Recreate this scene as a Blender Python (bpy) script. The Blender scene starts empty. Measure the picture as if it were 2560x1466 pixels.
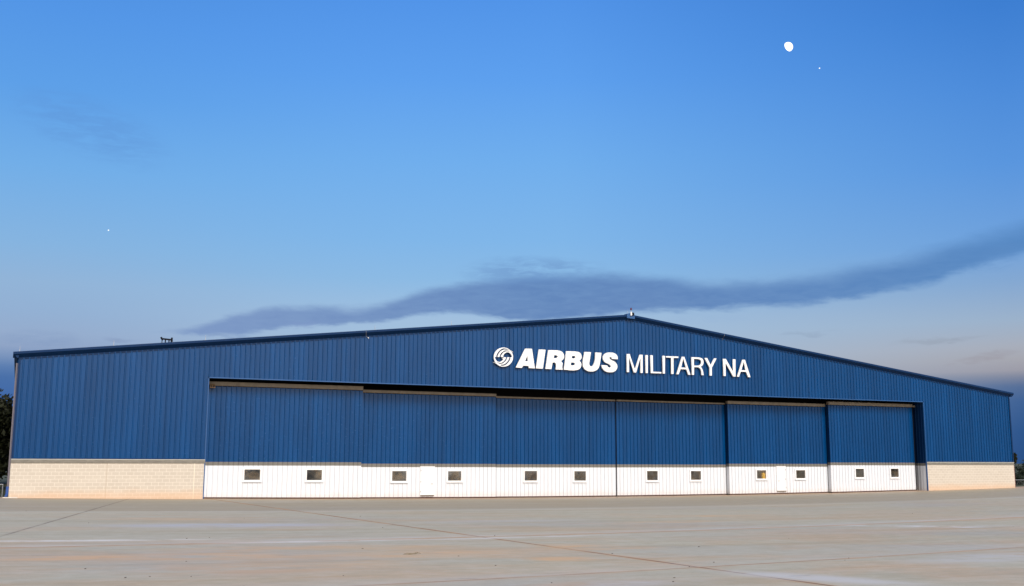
# facade-plane outlines of the sign letters, in metres (x, z); a third item marks a smooth point
BOLD=[[[(21.247,10.244),(21.755,10.252),(21.976,8.886),(21.51,8.895),(21.484,9.035),(21.084,9.043),(20.97,8.878),(20.505,8.898)],[(21.399,9.744),(21.442,9.363),(21.231,9.369)]],[[(22.301,10.231),(22.812,10.231),(22.599,8.887),(22.044,8.893)]],[[(23.04,10.222),(23.741,10.235),(24.102,10.142,1),(24.271,9.869,1),(24.209,9.633,1),(24.025,9.493),(24.146,9.339,1),(24.119,9.085,1),(24.152,8.873),(23.597,8.871),(23.624,9.182,1),(23.564,9.334,1),(23.361,9.357),(23.26,8.886),(22.779,8.886)],[(23.493,9.874),(23.666,9.878),(23.765,9.8,1),(23.665,9.684),(23.44,9.678)]],[[(24.452,10.209),(25.178,10.222),(25.54,10.136,1),(25.666,9.89,1),(25.616,9.692,1),(25.482,9.565),(25.614,9.437,1),(25.643,9.262,1),(25.531,9.023,1),(25.256,8.892,1),(24.235,8.884)],[(24.911,9.885),(25.087,9.889),(25.175,9.814,1),(25.077,9.716),(24.875,9.719)],[(24.824,9.413),(25.04,9.418),(25.14,9.328,1),(25.021,9.222),(24.788,9.228)]],[[(25.909,10.223),(26.431,10.223),(26.28,9.406),(26.323,9.258,1),(26.465,9.209,1),(26.614,9.321,1),(26.803,10.224),(27.289,10.214),(27.154,9.441),(27.015,9.081,1),(26.766,8.902,1),(26.453,8.835,1),(26.097,8.881,1),(25.832,9.066,1),(25.755,9.345,1)]],[[(28.634,9.8),(28.154,9.807),(28.119,9.897,1),(28.02,9.937,1),(27.937,9.885,1),(28.004,9.785,1),(28.425,9.58,1),(28.581,9.34,1),(28.523,9.079,1),(28.324,8.905,1),(28.005,8.838,1),(27.621,8.887,1),(27.361,9.086,1),(27.256,9.335),(27.739,9.326),(27.815,9.222,1),(27.951,9.188,1),(28.052,9.263,1),(27.953,9.386,1),(27.516,9.586,1),(27.397,9.807,1),(27.445,10.027,1),(27.66,10.207,1),(28.01,10.27,1),(28.411,10.209,1),(28.592,10.049,1)]]]
THIN=[[[(29.376,10.238),(29.631,10.249),(30.057,9.144),(30.477,10.238),(30.739,10.234),(30.722,8.873),(30.489,8.876),(30.523,9.938),(30.154,8.88),(29.932,8.892),(29.579,9.918),(29.571,8.894),(29.341,8.898)]],[[(30.959,10.227),(31.18,10.237),(31.153,8.88),(30.933,8.888)]],[[(31.383,10.238),(31.605,10.239),(31.598,9.034),(32.318,9.037),(32.315,8.899),(31.369,8.888)]],[[(32.426,10.243),(32.655,10.245),(32.624,8.898),(32.4,8.902)]],[[(32.726,10.227),(33.823,10.25),(33.819,10.099),(33.395,10.093),(33.375,8.897),(33.135,8.896),(33.154,10.095),(32.723,10.093)]],[[(34.133,10.243),(34.352,10.245),(34.865,8.885),(34.632,8.889),(34.477,9.281),(33.992,9.279),(33.808,8.888),(33.567,8.891)],[(34.24,10.055),(34.452,9.44),(34.054,9.441)]],[[(34.972,10.251),(35.6,10.257),(35.953,10.156,1),(36.054,9.912,1),(35.967,9.66,1),(35.801,9.55),(35.929,9.382,1),(36.043,8.903),(35.817,8.903),(35.751,9.333,1),(35.578,9.479),(35.195,9.477),(35.178,8.896),(34.949,8.896)],[(35.202,10.096),(35.522,10.101),(35.766,10.024,1),(35.815,9.861,1),(35.732,9.704,1),(35.533,9.634),(35.189,9.629)]],[[(36.118,10.238),(36.391,10.241),(36.683,9.713),(37.014,10.243),(37.254,10.245),(36.791,9.498),(36.772,8.896),(36.533,8.896),(36.553,9.517)]],[[(37.817,10.248),(38.084,10.246),(38.719,9.279),(38.728,10.253),(38.973,10.25),(38.934,8.897),(38.695,8.902),(38.052,9.881),(38.033,8.907),(37.797,8.912)]],[[(39.622,10.253),(39.854,10.254),(40.332,8.905),(40.085,8.904),(39.904,9.298),(39.423,9.297),(39.255,8.9),(39.021,8.905)],[(39.727,10.046),(39.869,9.448),(39.5,9.447)]]]
EMBLEM=[[(20.322,9.605),(20.318,9.538),(20.308,9.471),(20.29,9.406),(20.266,9.342),(20.235,9.281),(20.197,9.222),(20.154,9.167),(20.105,9.116),(20.051,9.069),(19.993,9.027),(19.931,8.991),(19.865,8.96),(19.797,8.935),(19.726,8.916),(19.655,8.903),(19.582,8.897),(19.51,8.897),(19.438,8.904),(19.368,8.918),(19.3,8.937),(19.235,8.963),(19.173,8.995),(19.115,9.032),(19.061,9.074),(19.012,9.121),(18.969,9.172),(18.932,9.227),(18.901,9.286),(18.876,9.347),(18.858,9.41),(18.847,9.475),(18.843,9.541),(18.846,9.607),(18.857,9.673),(18.874,9.738),(18.898,9.801),(18.928,9.863),(18.965,9.921),(19.007,9.976),(19.056,10.028),(19.109,10.075),(19.167,10.117),(19.228,10.154),(19.294,10.185),(19.362,10.211),(19.432,10.23),(19.504,10.243),(19.576,10.25),(19.649,10.25),(19.721,10.244),(19.792,10.231),(19.86,10.212),(19.926,10.186),(19.989,10.155),(20.048,10.118),(20.102,10.075),(20.151,10.028),(20.195,9.977),(20.233,9.921),(20.264,9.862),(20.289,9.8),(20.307,9.737),(20.318,9.671)],[(18.946,9.538),(19.05,9.543),(19.069,9.68),(19.116,9.78),(19.182,9.881),(19.315,10.022),(19.422,10.101),(19.53,10.143),(19.664,10.162),(19.799,10.143),(19.975,10.075),(19.88,10.1),(19.772,10.115),(19.638,10.114),(19.49,10.065),(19.342,9.962),(19.223,9.821),(19.143,9.671),(19.106,9.545),(19.298,9.553),(19.317,9.654),(19.37,9.767),(19.437,9.856),(19.557,9.953),(19.678,10.014),(19.813,10.033),(19.921,10.013),(20.016,9.965),(19.908,9.994),(19.8,10.001),(19.679,9.972),(19.558,9.892),(19.451,9.77),(19.387,9.657),(19.361,9.556),(19.597,9.566),(19.567,9.443),(19.493,9.342),(19.386,9.27),(19.279,9.241),(19.159,9.26),(19.065,9.324),(18.997,9.407)],[(20.217,9.607),(20.112,9.603),(20.092,9.465),(20.045,9.365),(19.978,9.263),(19.844,9.122),(19.736,9.044),(19.629,9.003),(19.495,8.986),(19.361,9.005),(19.186,9.074),(19.28,9.048),(19.387,9.033),(19.521,9.033),(19.669,9.081),(19.816,9.183),(19.937,9.323),(20.018,9.474),(20.055,9.6),(19.862,9.592),(19.842,9.492),(19.789,9.378),(19.722,9.29),(19.601,9.192),(19.481,9.132),(19.347,9.115),(19.24,9.135),(19.146,9.182),(19.253,9.154),(19.36,9.146),(19.48,9.174),(19.601,9.254),(19.708,9.375),(19.772,9.489),(19.799,9.589),(19.562,9.579),(19.592,9.702),(19.666,9.804),(19.773,9.877),(19.881,9.906),(20.003,9.887),(20.098,9.823),(20.166,9.74)]]
TOPC=[(0.1929, 6.599), (0.2242, 7.208), (0.2718, 7.831), (0.3032, 7.973), (0.3421, 7.968), (0.3706, 8.388), (0.3957, 8.952), (0.4319, 9.411), (0.4865, 9.753), (0.5593, 9.838), (0.6133, 9.72), (0.6487, 9.413), (0.6838, 9.436), (0.7184, 9.529), (0.7693, 9.808), (0.8189, 10.355), (0.867, 11.014), (0.9112, 11.652)]
BOTC=[(0.1929, 6.516), (0.2247, 6.501), (0.245, 6.624), (0.2792, 7.064), (0.3282, 7.309), (0.3637, 7.502), (0.4068, 7.993), (0.443, 7.886), (0.4865, 7.639), (0.5409, 7.739), (0.5949, 8.028), (0.6446, 8.017), (0.6831, 8.129), (0.7312, 8.184), (0.7715, 8.4), (0.8175, 8.798), (0.8654, 9.43), (0.9095, 10.16)]
WISPS=[(0.495, 10.15, 0.075, 0.95, 0.6, (108, 148, 200), 0), (0.1413, 5.985, 0.0192, 0.142, 0.6, (135, 155, 190), -0.05), (0.2282, 6.383, 0.0272, 0.125, 0.6, (130, 155, 195), 0), (0.2914, 7.126, 0.021, 0.381, 0.6, (130, 155, 200), 0.1), (0.1067, 16.417, 0.0758, 1.76, 0.3, (92, 140, 205), -1.0), (0.7369, 6.654, 0.03, 0.145, 0.4, (140, 160, 185), 0), (0.8404, 6.053, 0.0428, 0.2, 0.35, (140, 150, 165), 0.1), (0.8904, 9.956, 0.0268, 0.783, 0.4, (95, 140, 195), 0.5), (0.8732, 5.086, 0.0327, 0.275, 0.4, (150, 145, 155), 0.3), (0.6479, 7.545, 0.0556, 0.297, 0.3, (150, 180, 215), 0.0), (0.0775, 5.934, 0.0368, 0.59, 0.35, (125, 150, 190), 0)]
PEB=[(-9.85, -17.36), (-7.95, -26.8), (-2.08, -23.76), (-5.18, -34.92), (-5.85, -35.23), (-6.88, -42.62), (-8.98, -43.94), (-7.96, -45.7), (-7.24, -45.87), (-8.4, -45.83), (3.04, -22.37), (2.46, -28.48), (1.36, -30.68), (3.5, -35.49), (-2.09, -39.76), (-0.52, -42.49), (-0.66, -45.03), (-4.46, -46.36), (-1.08, -48.59), (1.75, -48.41), (1.31, -49.05), (3.62, -42.68), (7.27, -41.2), (3.48, -46.37), (4.7, -45.57), (8.82, -45.5), (8.28, -45.97), (25.39, -36.24), (12.31, -38.86), (30.12, -26.24)]
WEST=(0.12,0.112,0.105)
SUN_E=2.95
GLOW_AZ=172.0
GLOW=(3.1,2.95,2.75)
import bpy, bmesh, math, random
from mathutils import Vector, Matrix, noise as mnoise
R=math.radians
random.seed(7)
scene=bpy.context.scene
COL=scene.collection

# ------------------------------------------------------------------ site
XL,XR=-10.638,67.991
MM=(XL+XR)/2
XM=29.70
B=[0.0,9.9624,19.6527,29.4301,39.0987,48.6166,57.9348]
OW=B[6]
HE,HR=8.26,12.79           # underside of the rake trim at the eaves and the ridge
CAPZ=2.57                   # top of the masonry wainscot
D=[0.817,1.204,1.591]       # three door tracks
DEPTH=60.0
def G(x):                   # the apron drains to a shallow valley
    x=min(max(x,MM-52),MM+52)
    return 0.5484*((x-MM)/46.0)**2
def rake(x):
    if x<=XM: return HE+(HR-HE)*(x-XL)/(XM-XL)
    return HE-0.03+(HR-HE+0.03)*(XR-x)/(XR-XM)
def header(x): return 7.475+0.0*x/OW

# ------------------------------------------------------------------ tagging
def tag(o,label=None,cat=None,group=None,kind=None):
    if label: o['label']=label
    if cat: o['category']=cat
    if group: o['group']=group
    if kind: o['kind']=kind
    return o
def empty(name,loc=(0,0,0)):
    o=bpy.data.objects.new(name,None); o.location=loc; COL.objects.link(o); return o
class MB:
    def __init__(s): s.v=[]; s.f=[]; s.m=[]
    def face(s,pts,m=0):
        i=len(s.v); s.v+= [tuple(p) for p in pts]; s.f.append(tuple(range(i,i+len(pts)))); s.m.append(m)
    def box(s,a,b,m=0):
        x0,y0,z0=a; x1,y1,z1=b
        i=len(s.v)
        s.v+=[(x0,y0,z0),(x1,y0,z0),(x1,y1,z0),(x0,y1,z0),(x0,y0,z1),(x1,y0,z1),(x1,y1,z1),(x0,y1,z1)]
        for f in ((0,3,2,1),(4,5,6,7),(0,1,5,4),(1,2,6,5),(2,3,7,6),(3,0,4,7)):
            s.f.append(tuple(i+k for k in f)); s.m.append(m)
    def tube(s,pts,rad,n=8,m=0,cap=True):
        rings=[]
        for k,p in enumerate(pts):
            p=Vector(p)
            a=Vector(pts[max(k-1,0)]); b=Vector(pts[min(k+1,len(pts)-1)])
            t=(b-a).normalized()
            u=t.cross(Vector((0,0,1)))
            if u.length<1e-3: u=Vector((1,0,0))
            u.normalize(); w=t.cross(u)
            r=rad[k] if isinstance(rad,(list,tuple)) else rad
            i=len(s.v)
            for j in range(n):
                an=2*math.pi*j/n
                s.v.append(tuple(p+u*(r*math.cos(an))+w*(r*math.sin(an))))
            rings.append(i)
        for a,b in zip(rings,rings[1:]):
            for j in range(n):
                s.f.append((a+j,a+(j+1)%n,b+(j+1)%n,b+j)); s.m.append(m)
        if cap:
            s.f.append(tuple(rings[0]+j for j in range(n))[::-1]); s.m.append(m)
            s.f.append(tuple(rings[-1]+j for j in range(n))); s.m.append(m)
    def sweep(s,prof,stations,m=0,cap=True):
        # prof: list of (a,b); stations: functions mapping (a,b)->point
        n=len(prof); idx=[]
        for st in stations:
            idx.append(len(s.v)); s.v+=[tuple(st(a,b)) for a,b in prof]
        for p,q in zip(idx,idx[1:]):
            for j in range(n-1):
                s.f.append((p+j,p+j+1,q+j+1,q+j)); s.m.append(m)
        if cap:
            s.f.append(tuple(idx[0]+j for j in range(n))); s.m.append(m)
            s.f.append(tuple(idx[-1]+j for j in range(n))[::-1]); s.m.append(m)
    def build(s,name,mats,parent=None,smooth=False):
        me=bpy.data.meshes.new(name); me.from_pydata(s.v,[],s.f); me.validate()
        if not isinstance(mats,(list,tuple)): mats=[mats]
        for mt in mats: me.materials.append(mt)
        if len(mats)>1 and len(me.polygons)==len(s.m):
            for p,k in zip(me.polygons,s.m): p.material_index=k
        if smooth:
            for p in me.polygons: p.use_smooth=True
        me.update()
        o=bpy.data.objects.new(name,me); COL.objects.link(o)
        if parent: o.parent=parent
        return o

# ------------------------------------------------------------------ shading helpers
def lin(c): return tuple(((v/255)/12.92 if v/255<=0.04045 else ((v/255+0.055)/1.055)**2.4) for v in c)
class NT:
    def __init__(s,tree): s.t=tree; s.n=tree.nodes; s.l=tree.links
    def new(s,ty,**kw):
        n=s.n.new(ty)
        for k,v in kw.items(): setattr(n,k,v)
        return n
    def put(s,sock,v):
        if hasattr(v,'is_output') : s.l.new(v,sock)
        elif isinstance(v,(tuple,list)) and len(v)==3 and sock.type=='RGBA': sock.default_value=(*v,1)
        else: sock.default_value=v
    def math(s,op,a,b=None,c=None,clamp=False):
        n=s.new('ShaderNodeMath',operation=op,use_clamp=clamp)
        s.put(n.inputs[0],a)
        if b is not None: s.put(n.inputs[1],b)
        if c is not None: s.put(n.inputs[2],c)
        return n.outputs[0]
    def rng(s,v,a,b,c=0.0,d=1.0,smooth=False):
        n=s.new('ShaderNodeMapRange',interpolation_type='SMOOTHSTEP' if smooth else 'LINEAR',clamp=True)
        for k,x in zip((0,1,2,3,4),(v,a,b,c,d)): s.put(n.inputs[k],x)
        return n.outputs[0]
    def mix(s,f,a,b,bt='MIX'):
        n=s.new('ShaderNodeMix',data_type='RGBA',blend_type=bt)
        s.put(n.inputs[0],f); s.put(n.inputs[6],a); s.put(n.inputs[7],b)
        return n.outputs[2]
    def noise(s,vec,scale,detail=4.0,rough=0.55,stretch=None,out=0,dist=0.0):
        if stretch:
            mp=s.new('ShaderNodeMapping'); mp.inputs['Scale'].default_value=stretch
            s.l.new(vec,mp.inputs[0]); vec=mp.outputs[0]
        n=s.new('ShaderNodeTexNoise'); s.l.new(vec,n.inputs['Vector'])
        n.inputs['Scale'].default_value=scale; n.inputs['Detail'].default_value=detail; n.inputs['Roughness'].default_value=rough
        n.inputs['Distortion'].default_value=dist
        return n.outputs[out]
def material(name):
    m=bpy.data.materials.new(name); m.use_nodes=True
    t=NT(m.node_tree); b=t.n['Principled BSDF']; return m,t,b
def objco(t): return t.new('ShaderNodeTexCoord').outputs['Object']
def paint(name,col,rough=0.45,var=0.12,streak=(1.2,1.2,0.12),metal=0.0,spec=0.5,dirt=None,scale=1.6,rv=0.1):
    m,t,b=material(name); co=objco(t)
    n1=t.noise(co,scale,5,0.6,stretch=streak); n2=t.noise(co,7.0,3,0.6)
    f=t.math('ADD',t.math('MULTIPLY',n1,0.7),t.math('MULTIPLY',n2,0.3))
    lo=tuple(c*(1-var) for c in col); hi=tuple(min(c*(1+var),1) for c in col)
    c=t.mix(t.rng(f,0.3,0.7),lo,hi)
    if dirt: c=t.mix(t.math('MULTIPLY',t.rng(n1,0.52,0.75),dirt[1]),c,dirt[0])
    t.put(b.inputs['Base Color'],c)
    t.put(b.inputs['Roughness'],t.rng(n2,0.3,0.7,rough-rv,rough+rv))
    b.inputs['Metallic'].default_value=metal; b.inputs['Specular IOR Level'].default_value=spec
    return m

BLUE=(0.0003,0.047,0.162)
M={}
M['blue']=paint('blue_painted_steel',BLUE,0.23,0.18,dirt=((0.002,0.054,0.175),0.3),spec=0.20,rv=0.05)
M['navy']=paint('blue_trim_and_shade_steel',(0.0012,0.024,0.088),0.45,0.08,spec=0.15)
M['trim_light']=paint('light_blue_trim_steel',(0.010,0.080,0.24),0.4,0.08)
M['grey']=paint('grey_painted_steel',(0.165,0.155,0.135),0.5,0.10)
M['white']=paint('white_painted_steel',(0.70,0.72,0.755),0.42,0.02,dirt=((0.74,0.74,0.74),0.25))
def grimy(m,z0,z1,col,amt):
    t=NT(m.node_tree); b=t.n['Principled BSDF']; co=objco(t)
    sx=t.new('ShaderNodeSeparateXYZ'); t.l.new(co,sx.inputs[0])
    src=b.inputs['Base Color'].links[0].from_socket
    n=t.noise(co,2.2,5,0.65,stretch=(1,1,0.5))
    zz=t.math('ADD',sx.outputs[2],t.math('MULTIPLY',t.math('SUBTRACT',n,0.5),0.8))
    t.put(b.inputs['Base Color'],t.mix(t.rng(zz,z0,z1,amt,0,True),src,col))
grimy(M['white'],0.1,0.6,(0.66,0.50,0.40),0.3)
M['whitedoor']=paint('white_door_paint',(0.83,0.83,0.83),0.45,0.02)
M['letter']=paint('white_sign_face',(0.86,0.86,0.85),0.4,0.02)
M['black']=paint('black_seal_and_unlit_gap',(0.006,0.005,0.006),0.8,0.1,spec=0.1)
M['seal']=paint('clay_stained_rubber_seal',(0.075,0.03,0.018),0.8,0.3,streak=(1,1,1))
M['tan']=paint('dusty_galvanised_beam',(0.185,0.145,0.105),0.6,0.3,streak=(1.0,1.0,1.0),scale=2.5)
M['rust']=paint('rusty_steel',(0.19,0.115,0.06),0.75,0.4,streak=(6,6,6))
M['galv']=paint('galvanised_steel',(0.42,0.43,0.44),0.45,0.15,metal=0.4)
M['mauve']=paint('weathered_grey_downspout',(0.12,0.105,0.125),0.5,0.12)
M['redbrown']=paint('red_brown_downspout',(0.17,0.055,0.05),0.55,0.15)
M['boot']=paint('blue_downspout_boot',(0.012,0.06,0.26),0.5,0.1)
M['dark']=paint('dark_bracket_steel',(0.006,0.006,0.010),0.7,0.2,spec=0.1)
M['yellow']=paint('yellow_safety_paint',(0.95,0.60,0.02),0.45,0.04)
M['interior']=paint('hangar_interior_lining',(0.20,0.17,0.14),0.8,0.15)
M['slab']=paint('interior_floor_concrete',(0.3,0.28,0.25),0.6,0.1)
M['roof']=paint('pale_standing_seam_roof',(0.33,0.36,0.38),0.4,0.08,metal=0.2)
M['lampred']=paint('red_beacon_lens',(0.10,0.012,0.03),0.2,0.05)
M['stone']=paint('dark_pebble',(0.10,0.09,0.075),0.85,0.3,streak=(20,20,20))
M['twig']=paint('dry_brown_twig',(0.22,0.18,0.12),0.85,0.3,streak=(20,20,20))
M['pad']=paint('pale_splash_block_concrete',(0.62,0.57,0.50),0.8,0.1,streak=(1,1,1))
def sheets(m):
    t=NT(m.node_tree); b=t.n['Principled BSDF']; co=objco(t)
    sx=t.new('ShaderNodeSeparateXYZ'); t.l.new(co,sx.inputs[0])
    wn=t.new('ShaderNodeTexWhiteNoise',noise_dimensions='1D'); t.l.new(t.math('FLOOR',t.math('DIVIDE',t.math('ADD',sx.outputs[0],10.6),0.915)),wn.inputs['W'])
    src=b.inputs['Base Color'].links[0].from_socket
    st=t.noise(co,1.0,4,0.6,stretch=(2.2,1,0.05))
    k=t.math('MULTIPLY',t.rng(wn.outputs[0],0,1,0.94,1.06),t.rng(st,0.3,0.7,0.89,1.11))
    t.put(b.inputs['Base Color'],t.mix(1.0,src,k,'MULTIPLY'))
sheets(M['blue'])
# masonry painted cream, red clay splashed up from the ground
def masonry():
    m,t,b=material('cream_painted_block'); co=objco(t)
    mp=t.new('ShaderNodeMapping'); mp.inputs['Rotation'].default_value=(R(90),0,0); t.l.new(co,mp.inputs[0])
    br=t.new('ShaderNodeTexBrick',offset=0.5)
    t.l.new(mp.outputs[0],br.inputs['Vector'])
    br.inputs['Color1'].default_value=(0.525,0.46,0.38,1); br.inputs['Color2'].default_value=(0.565,0.50,0.415,1)
    br.inputs['Mortar'].default_value=(0.72,0.66,0.575,1)
    br.inputs['Scale'].default_value=1.0; br.inputs['Mortar Size'].default_value=0.014; br.inputs['Mortar Smooth'].default_value=0.3
    br.inputs['Bias'].default_value=0.0; br.inputs['Brick Width'].default_value=0.405; br.inputs['Row Height'].default_value=0.203
    n=t.noise(co,1.1,5,0.6,stretch=(0.5,1,1.6)); n2=t.noise(co,14,3,0.7)
    c=t.mix(t.rng(n,0.40,0.75,0,0.35),br.outputs[0],(0.67,0.60,0.51))
    c=t.mix(t.rng(n2,0.35,0.7,0,0.25),c,(0.54,0.47,0.385))
    # control joints
    sx=t.new('ShaderNodeSeparateXYZ'); t.l.new(co,sx.inputs[0])
    for xj,cj,f in ((-0.62,(0.80,0.72,0.58),0.8),(-5.55,(0.45,0.36,0.26),0.6)):
        d=t.math('ABSOLUTE',t.math('SUBTRACT',sx.outputs[0],xj)); c=t.mix(t.math('MULTIPLY',t.rng(d,0.012,0.03,1,0),f),c,cj)
    zz=t.math('ADD',sx.outputs[2],t.math('MULTIPLY',t.math('SUBTRACT',n,0.5),0.5))
    c=t.mix(t.rng(zz,0.34,0.95,0.5,0.0,True),c,(0.66,0.40,0.22))
    t.put(b.inputs['Base Color'],c); b.inputs['Roughness'].default_value=0.75
    bp=t.new('ShaderNodeBump'); bp.inputs['Strength'].default_value=0.5; bp.inputs['Distance'].default_value=0.012
    h=t.math('ADD',t.math('MULTIPLY',br.outputs[1],-0.6),t.math('MULTIPLY',n2,0.5))
    t.l.new(h,bp.inputs['Height']); t.l.new(bp.outputs[0],b.inputs['Normal'])
    return m
M['block']=masonry()
M['cap']=paint('weathered_grey_sill_block',(0.20,0.185,0.155),0.75,0.28,streak=(1.5,1.5,4),scale=2.0)
M['flash']=paint('pale_sill_flashing',(0.50,0.50,0.45),0.5,0.08)
def glass():
    m,t,b=material('tinted_window_glass')
    t.n.remove(b); out=t.n['Material Output']
    g=t.new('ShaderNodeBsdfGlossy'); g.inputs['Color'].default_value=(0.85,0.83,0.80,1); g.inputs['Roughness'].default_value=0.04
    tr=t.new('ShaderNodeBsdfTransparent'); tr.inputs['Color'].default_value=(0.96,0.95,0.93,1)
    mx=t.new('ShaderNodeMixShader'); co=objco(t); nz=t.noise(co,0.9,4,0.6); t.put(mx.inputs[0],t.rng(nz,0.35,0.65,0.05,0.27)); t.put(g.inputs['Color'],t.mix(t.rng(t.noise(co,3.1,3,0.5),0.4,0.6),(0.95,0.78,0.60),(0.80,0.80,0.80)))  # patchy gloss and brown tint stand in for shapes reflected in the panes
    bp=t.new('ShaderNodeBump'); bp.inputs['Strength'].default_value=0.5; bp.inputs['Distance'].default_value=0.004; t.l.new(t.noise(co,2.3,2,0.5),bp.inputs['Height']); t.l.new(bp.outputs[0],g.inputs['Normal'])
    t.l.new(tr.outputs[0],mx.inputs[1]); t.l.new(g.outputs[0],mx.inputs[2]); t.l.new(mx.outputs[0],out.inputs[0])
    return m
M['glass']=glass()
# apron concrete
def apron():
    m,t,b=material('clay_stained_apron_concrete'); co=objco(t)
    sx=t.new('ShaderNodeSeparateXYZ'); t.l.new(co,sx.inputs[0]); X,Y=sx.outputs[0],sx.outputs[1]
    big=t.noise(co,0.16,5,0.55,stretch=(0.6,1,1),dist=0.4)
    big2=t.noise(co,0.11,4,0.5,stretch=(0.55,1.25,1),dist=0.6)
    med=t.noise(co,0.9,6,0.65,stretch=(0.6,1,1))
    fin=t.noise(co,9.0,5,0.7); mot=t.noise(co,2.6,6,0.7,stretch=(0.6,1,1)); grit=t.noise(co,38.0,3,0.7)
    stk=t.noise(co,1.0,5,0.6,stretch=(0.035,0.9,1))
    c=t.mix(t.rng(big,0.35,0.62),(0.465,0.425,0.30),(0.468,0.442,0.335))
    c=t.mix(t.rng(big2,0.52,0.70,0,0.5,True),c,(0.415,0.405,0.385))
    o1=t.math('MULTIPLY',t.rng(t.noise(co,0.21,5,0.6,stretch=(0.6,1.1,1),dist=0.5,out=0),0.43,0.62,0,1,True),t.rng(med,0.3,0.65,0.4,1))
    nearf=t.rng(Y,-45,-12,1.0,0.3)
    c=t.mix(t.math('MULTIPLY',t.math('MULTIPLY',o1,1.0),nearf),c,(0.56,0.355,0.185))
    c=t.mix(t.rng(med,0.35,0.68,0,0.35),c,(0.375,0.34,0.25))
    c=t.mix(t.rng(stk,0.42,0.66,0,0.5),c,(0.475,0.45,0.37))
    c=t.mix(t.rng(stk,0.50,0.30,0,0.45),c,(0.315,0.265,0.19))
    c=t.mix(t.rng(fin,0.3,0.72,0.0,0.22),c,(0.33,0.295,0.24))
    c=t.mix(t.rng(mot,0.42,0.66,0,0.5),c,(0.345,0.308,0.22)); c=t.mix(t.rng(mot,0.48,0.30,0,0.4),c,(0.47,0.445,0.39)); c=t.mix(t.rng(grit,0.5,0.7,0,0.35),c,(0.28,0.245,0.195))
    # strip poured along the building, browner and darker
    yb=t.math('ADD',Y,t.math('ADD',t.math('MULTIPLY',X,-0.075),t.math('MULTIPLY',t.math('SUBTRACT',med,0.5),0.6)))
    c=t.mix(t.rng(yb,-17.2,-16.5,0,0.55),c,(0.315,0.265,0.195))
    bl=t.math('ABSOLUTE',t.math('ADD',yb,17.6)); c=t.mix(t.rng(bl,0.1,1.3,0.30,0),c,(0.47,0.45,0.40))
    # clay washed against the walls
    c=t.mix(t.rng(t.math('ADD',Y,t.math('MULTIPLY',med,1.2)),-2.2,0.8,0,0.6),c,(0.42,0.27,0.17))
    # crack and joint lines: point, point, crack width, clay halo, crack depth, pale bloom
    def line(p,q,w,halo,dark,pale=0.0,hcol=(0.47,0.28,0.14),hs=1.0):
        nonlocal c
        dx,dy=q[0]-p[0],q[1]-p[1]; L=math.hypot(dx,dy); nx,ny=-dy/L,dx/L; k=-(nx*p[0]+ny*p[1])
        d=t.math('ADD',t.math('ADD',t.math('MULTIPLY',X,nx),t.math('MULTIPLY',Y,ny)),k)
        d=t.math('ADD',d,t.math('MULTIPLY',t.math('SUBTRACT',t.noise(co,1.6,4,0.6),0.5),0.06))
        a=t.math('ABSOLUTE',d)
        if pale: c=t.mix(t.math('MULTIPLY',t.rng(d,0.0,1.6,pale,0),t.math('MULTIPLY',t.rng(d,-0.05,0.05),t.rng(med,0.35,0.6,0.3,1))),c,(0.54,0.53,0.50))
        hm=t.rng(t.noise(co,0.5,4,0.65,out=0),0.38,0.6,0.5,1)
        c=t.mix(t.math('MULTIPLY',t.rng(a,0,halo,hs,0,True),hm),c,hcol)
        c=t.mix(t.math('MULTIPLY',t.rng(a,w*0.4,w,dark,0),t.rng(t.noise(co,0.35,4,0.6),0.36,0.55,0.25,1)),c,(0.075,0.055,0.04))
        return d
    line((-10.6,-33.7),(-4.6,-2.1),0.04,0.13,0.6,hcol=(0.22,0.18,0.13),hs=0.45)
    line((1.6,-17.0),(3.9,-50.6),0.055,0.24,1.0)
    line((-4.1,-37.0),(19.8,-33.0),0.08,0.40,0.4,pale=0.6,hcol=(0.50,0.29,0.15),hs=0.75)
    line((-1.4,-47.5),(16.8,-44.0),0.045,0.22,0.6,pale=0.3,hcol=(0.48,0.30,0.17),hs=0.7)
    line((17.6,-33.7),(23.5,-37.0),0.02,0.1,0.0,pale=0.0)
    # pale mineral bloom in patches
    def bloom(px,py,rx,ry,rot,amt,col,thr=(0.42,0.62)):
        nonlocal c
        ca,sa=math.cos(rot),math.sin(rot)
        u=t.math('SUBTRACT',X,px); v=t.math('SUBTRACT',Y,py)
        a=t.math('DIVIDE',t.math('ADD',t.math('MULTIPLY',u,ca),t.math('MULTIPLY',v,sa)),rx)
        e=t.math('DIVIDE',t.math('ADD',t.math('MULTIPLY',u,-sa),t.math('MULTIPLY',v,ca)),ry)
        r=t.math('SQRT',t.math('ADD',t.math('MULTIPLY',a,a),t.math('MULTIPLY',e,e)))
        mk=t.math('MULTIPLY',t.rng(r,0.2,1.0,1,0,True),t.rng(t.noise(co,1.1,6,0.7,stretch=(0.5,1,1)),*thr))
        c=t.mix(t.math('MULTIPLY',mk,amt),c,col)
    bloom(-8.6,-35.7,5.0,0.55,0.02,0.7,(0.68,0.67,0.64),(0.36,0.55))
    bloom(-2.5,-36.9,4.5,0.45,0.1,0.9,(0.60,0.585,0.55),(0.36,0.55))
    bloom(22.0,-34.6,4.2,1.0,-0.55,0.95,(0.64,0.64,0.635))
    bloom(26.0,-36.0,3.5,0.9,-0.3,0.8,(0.56,0.56,0.55))
    bloom(-3.5,-28.6,6.5,1.8,0.0,0.9,(0.425,0.43,0.445),(0.3,0.5))
    bloom(4.6,-49.2,1.1,3.0,0.55,0.9,(0.50,0.49,0.47),(0.3,0.5))
    bloom(-1.0,-49.2,4.5,0.9,0.1,0.8,(0.47,0.465,0.45),(0.38,0.6))
    bloom(12.5,-46.5,4.5,1.6,0.2,0.8,(0.455,0.445,0.42),(0.32,0.55))
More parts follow.
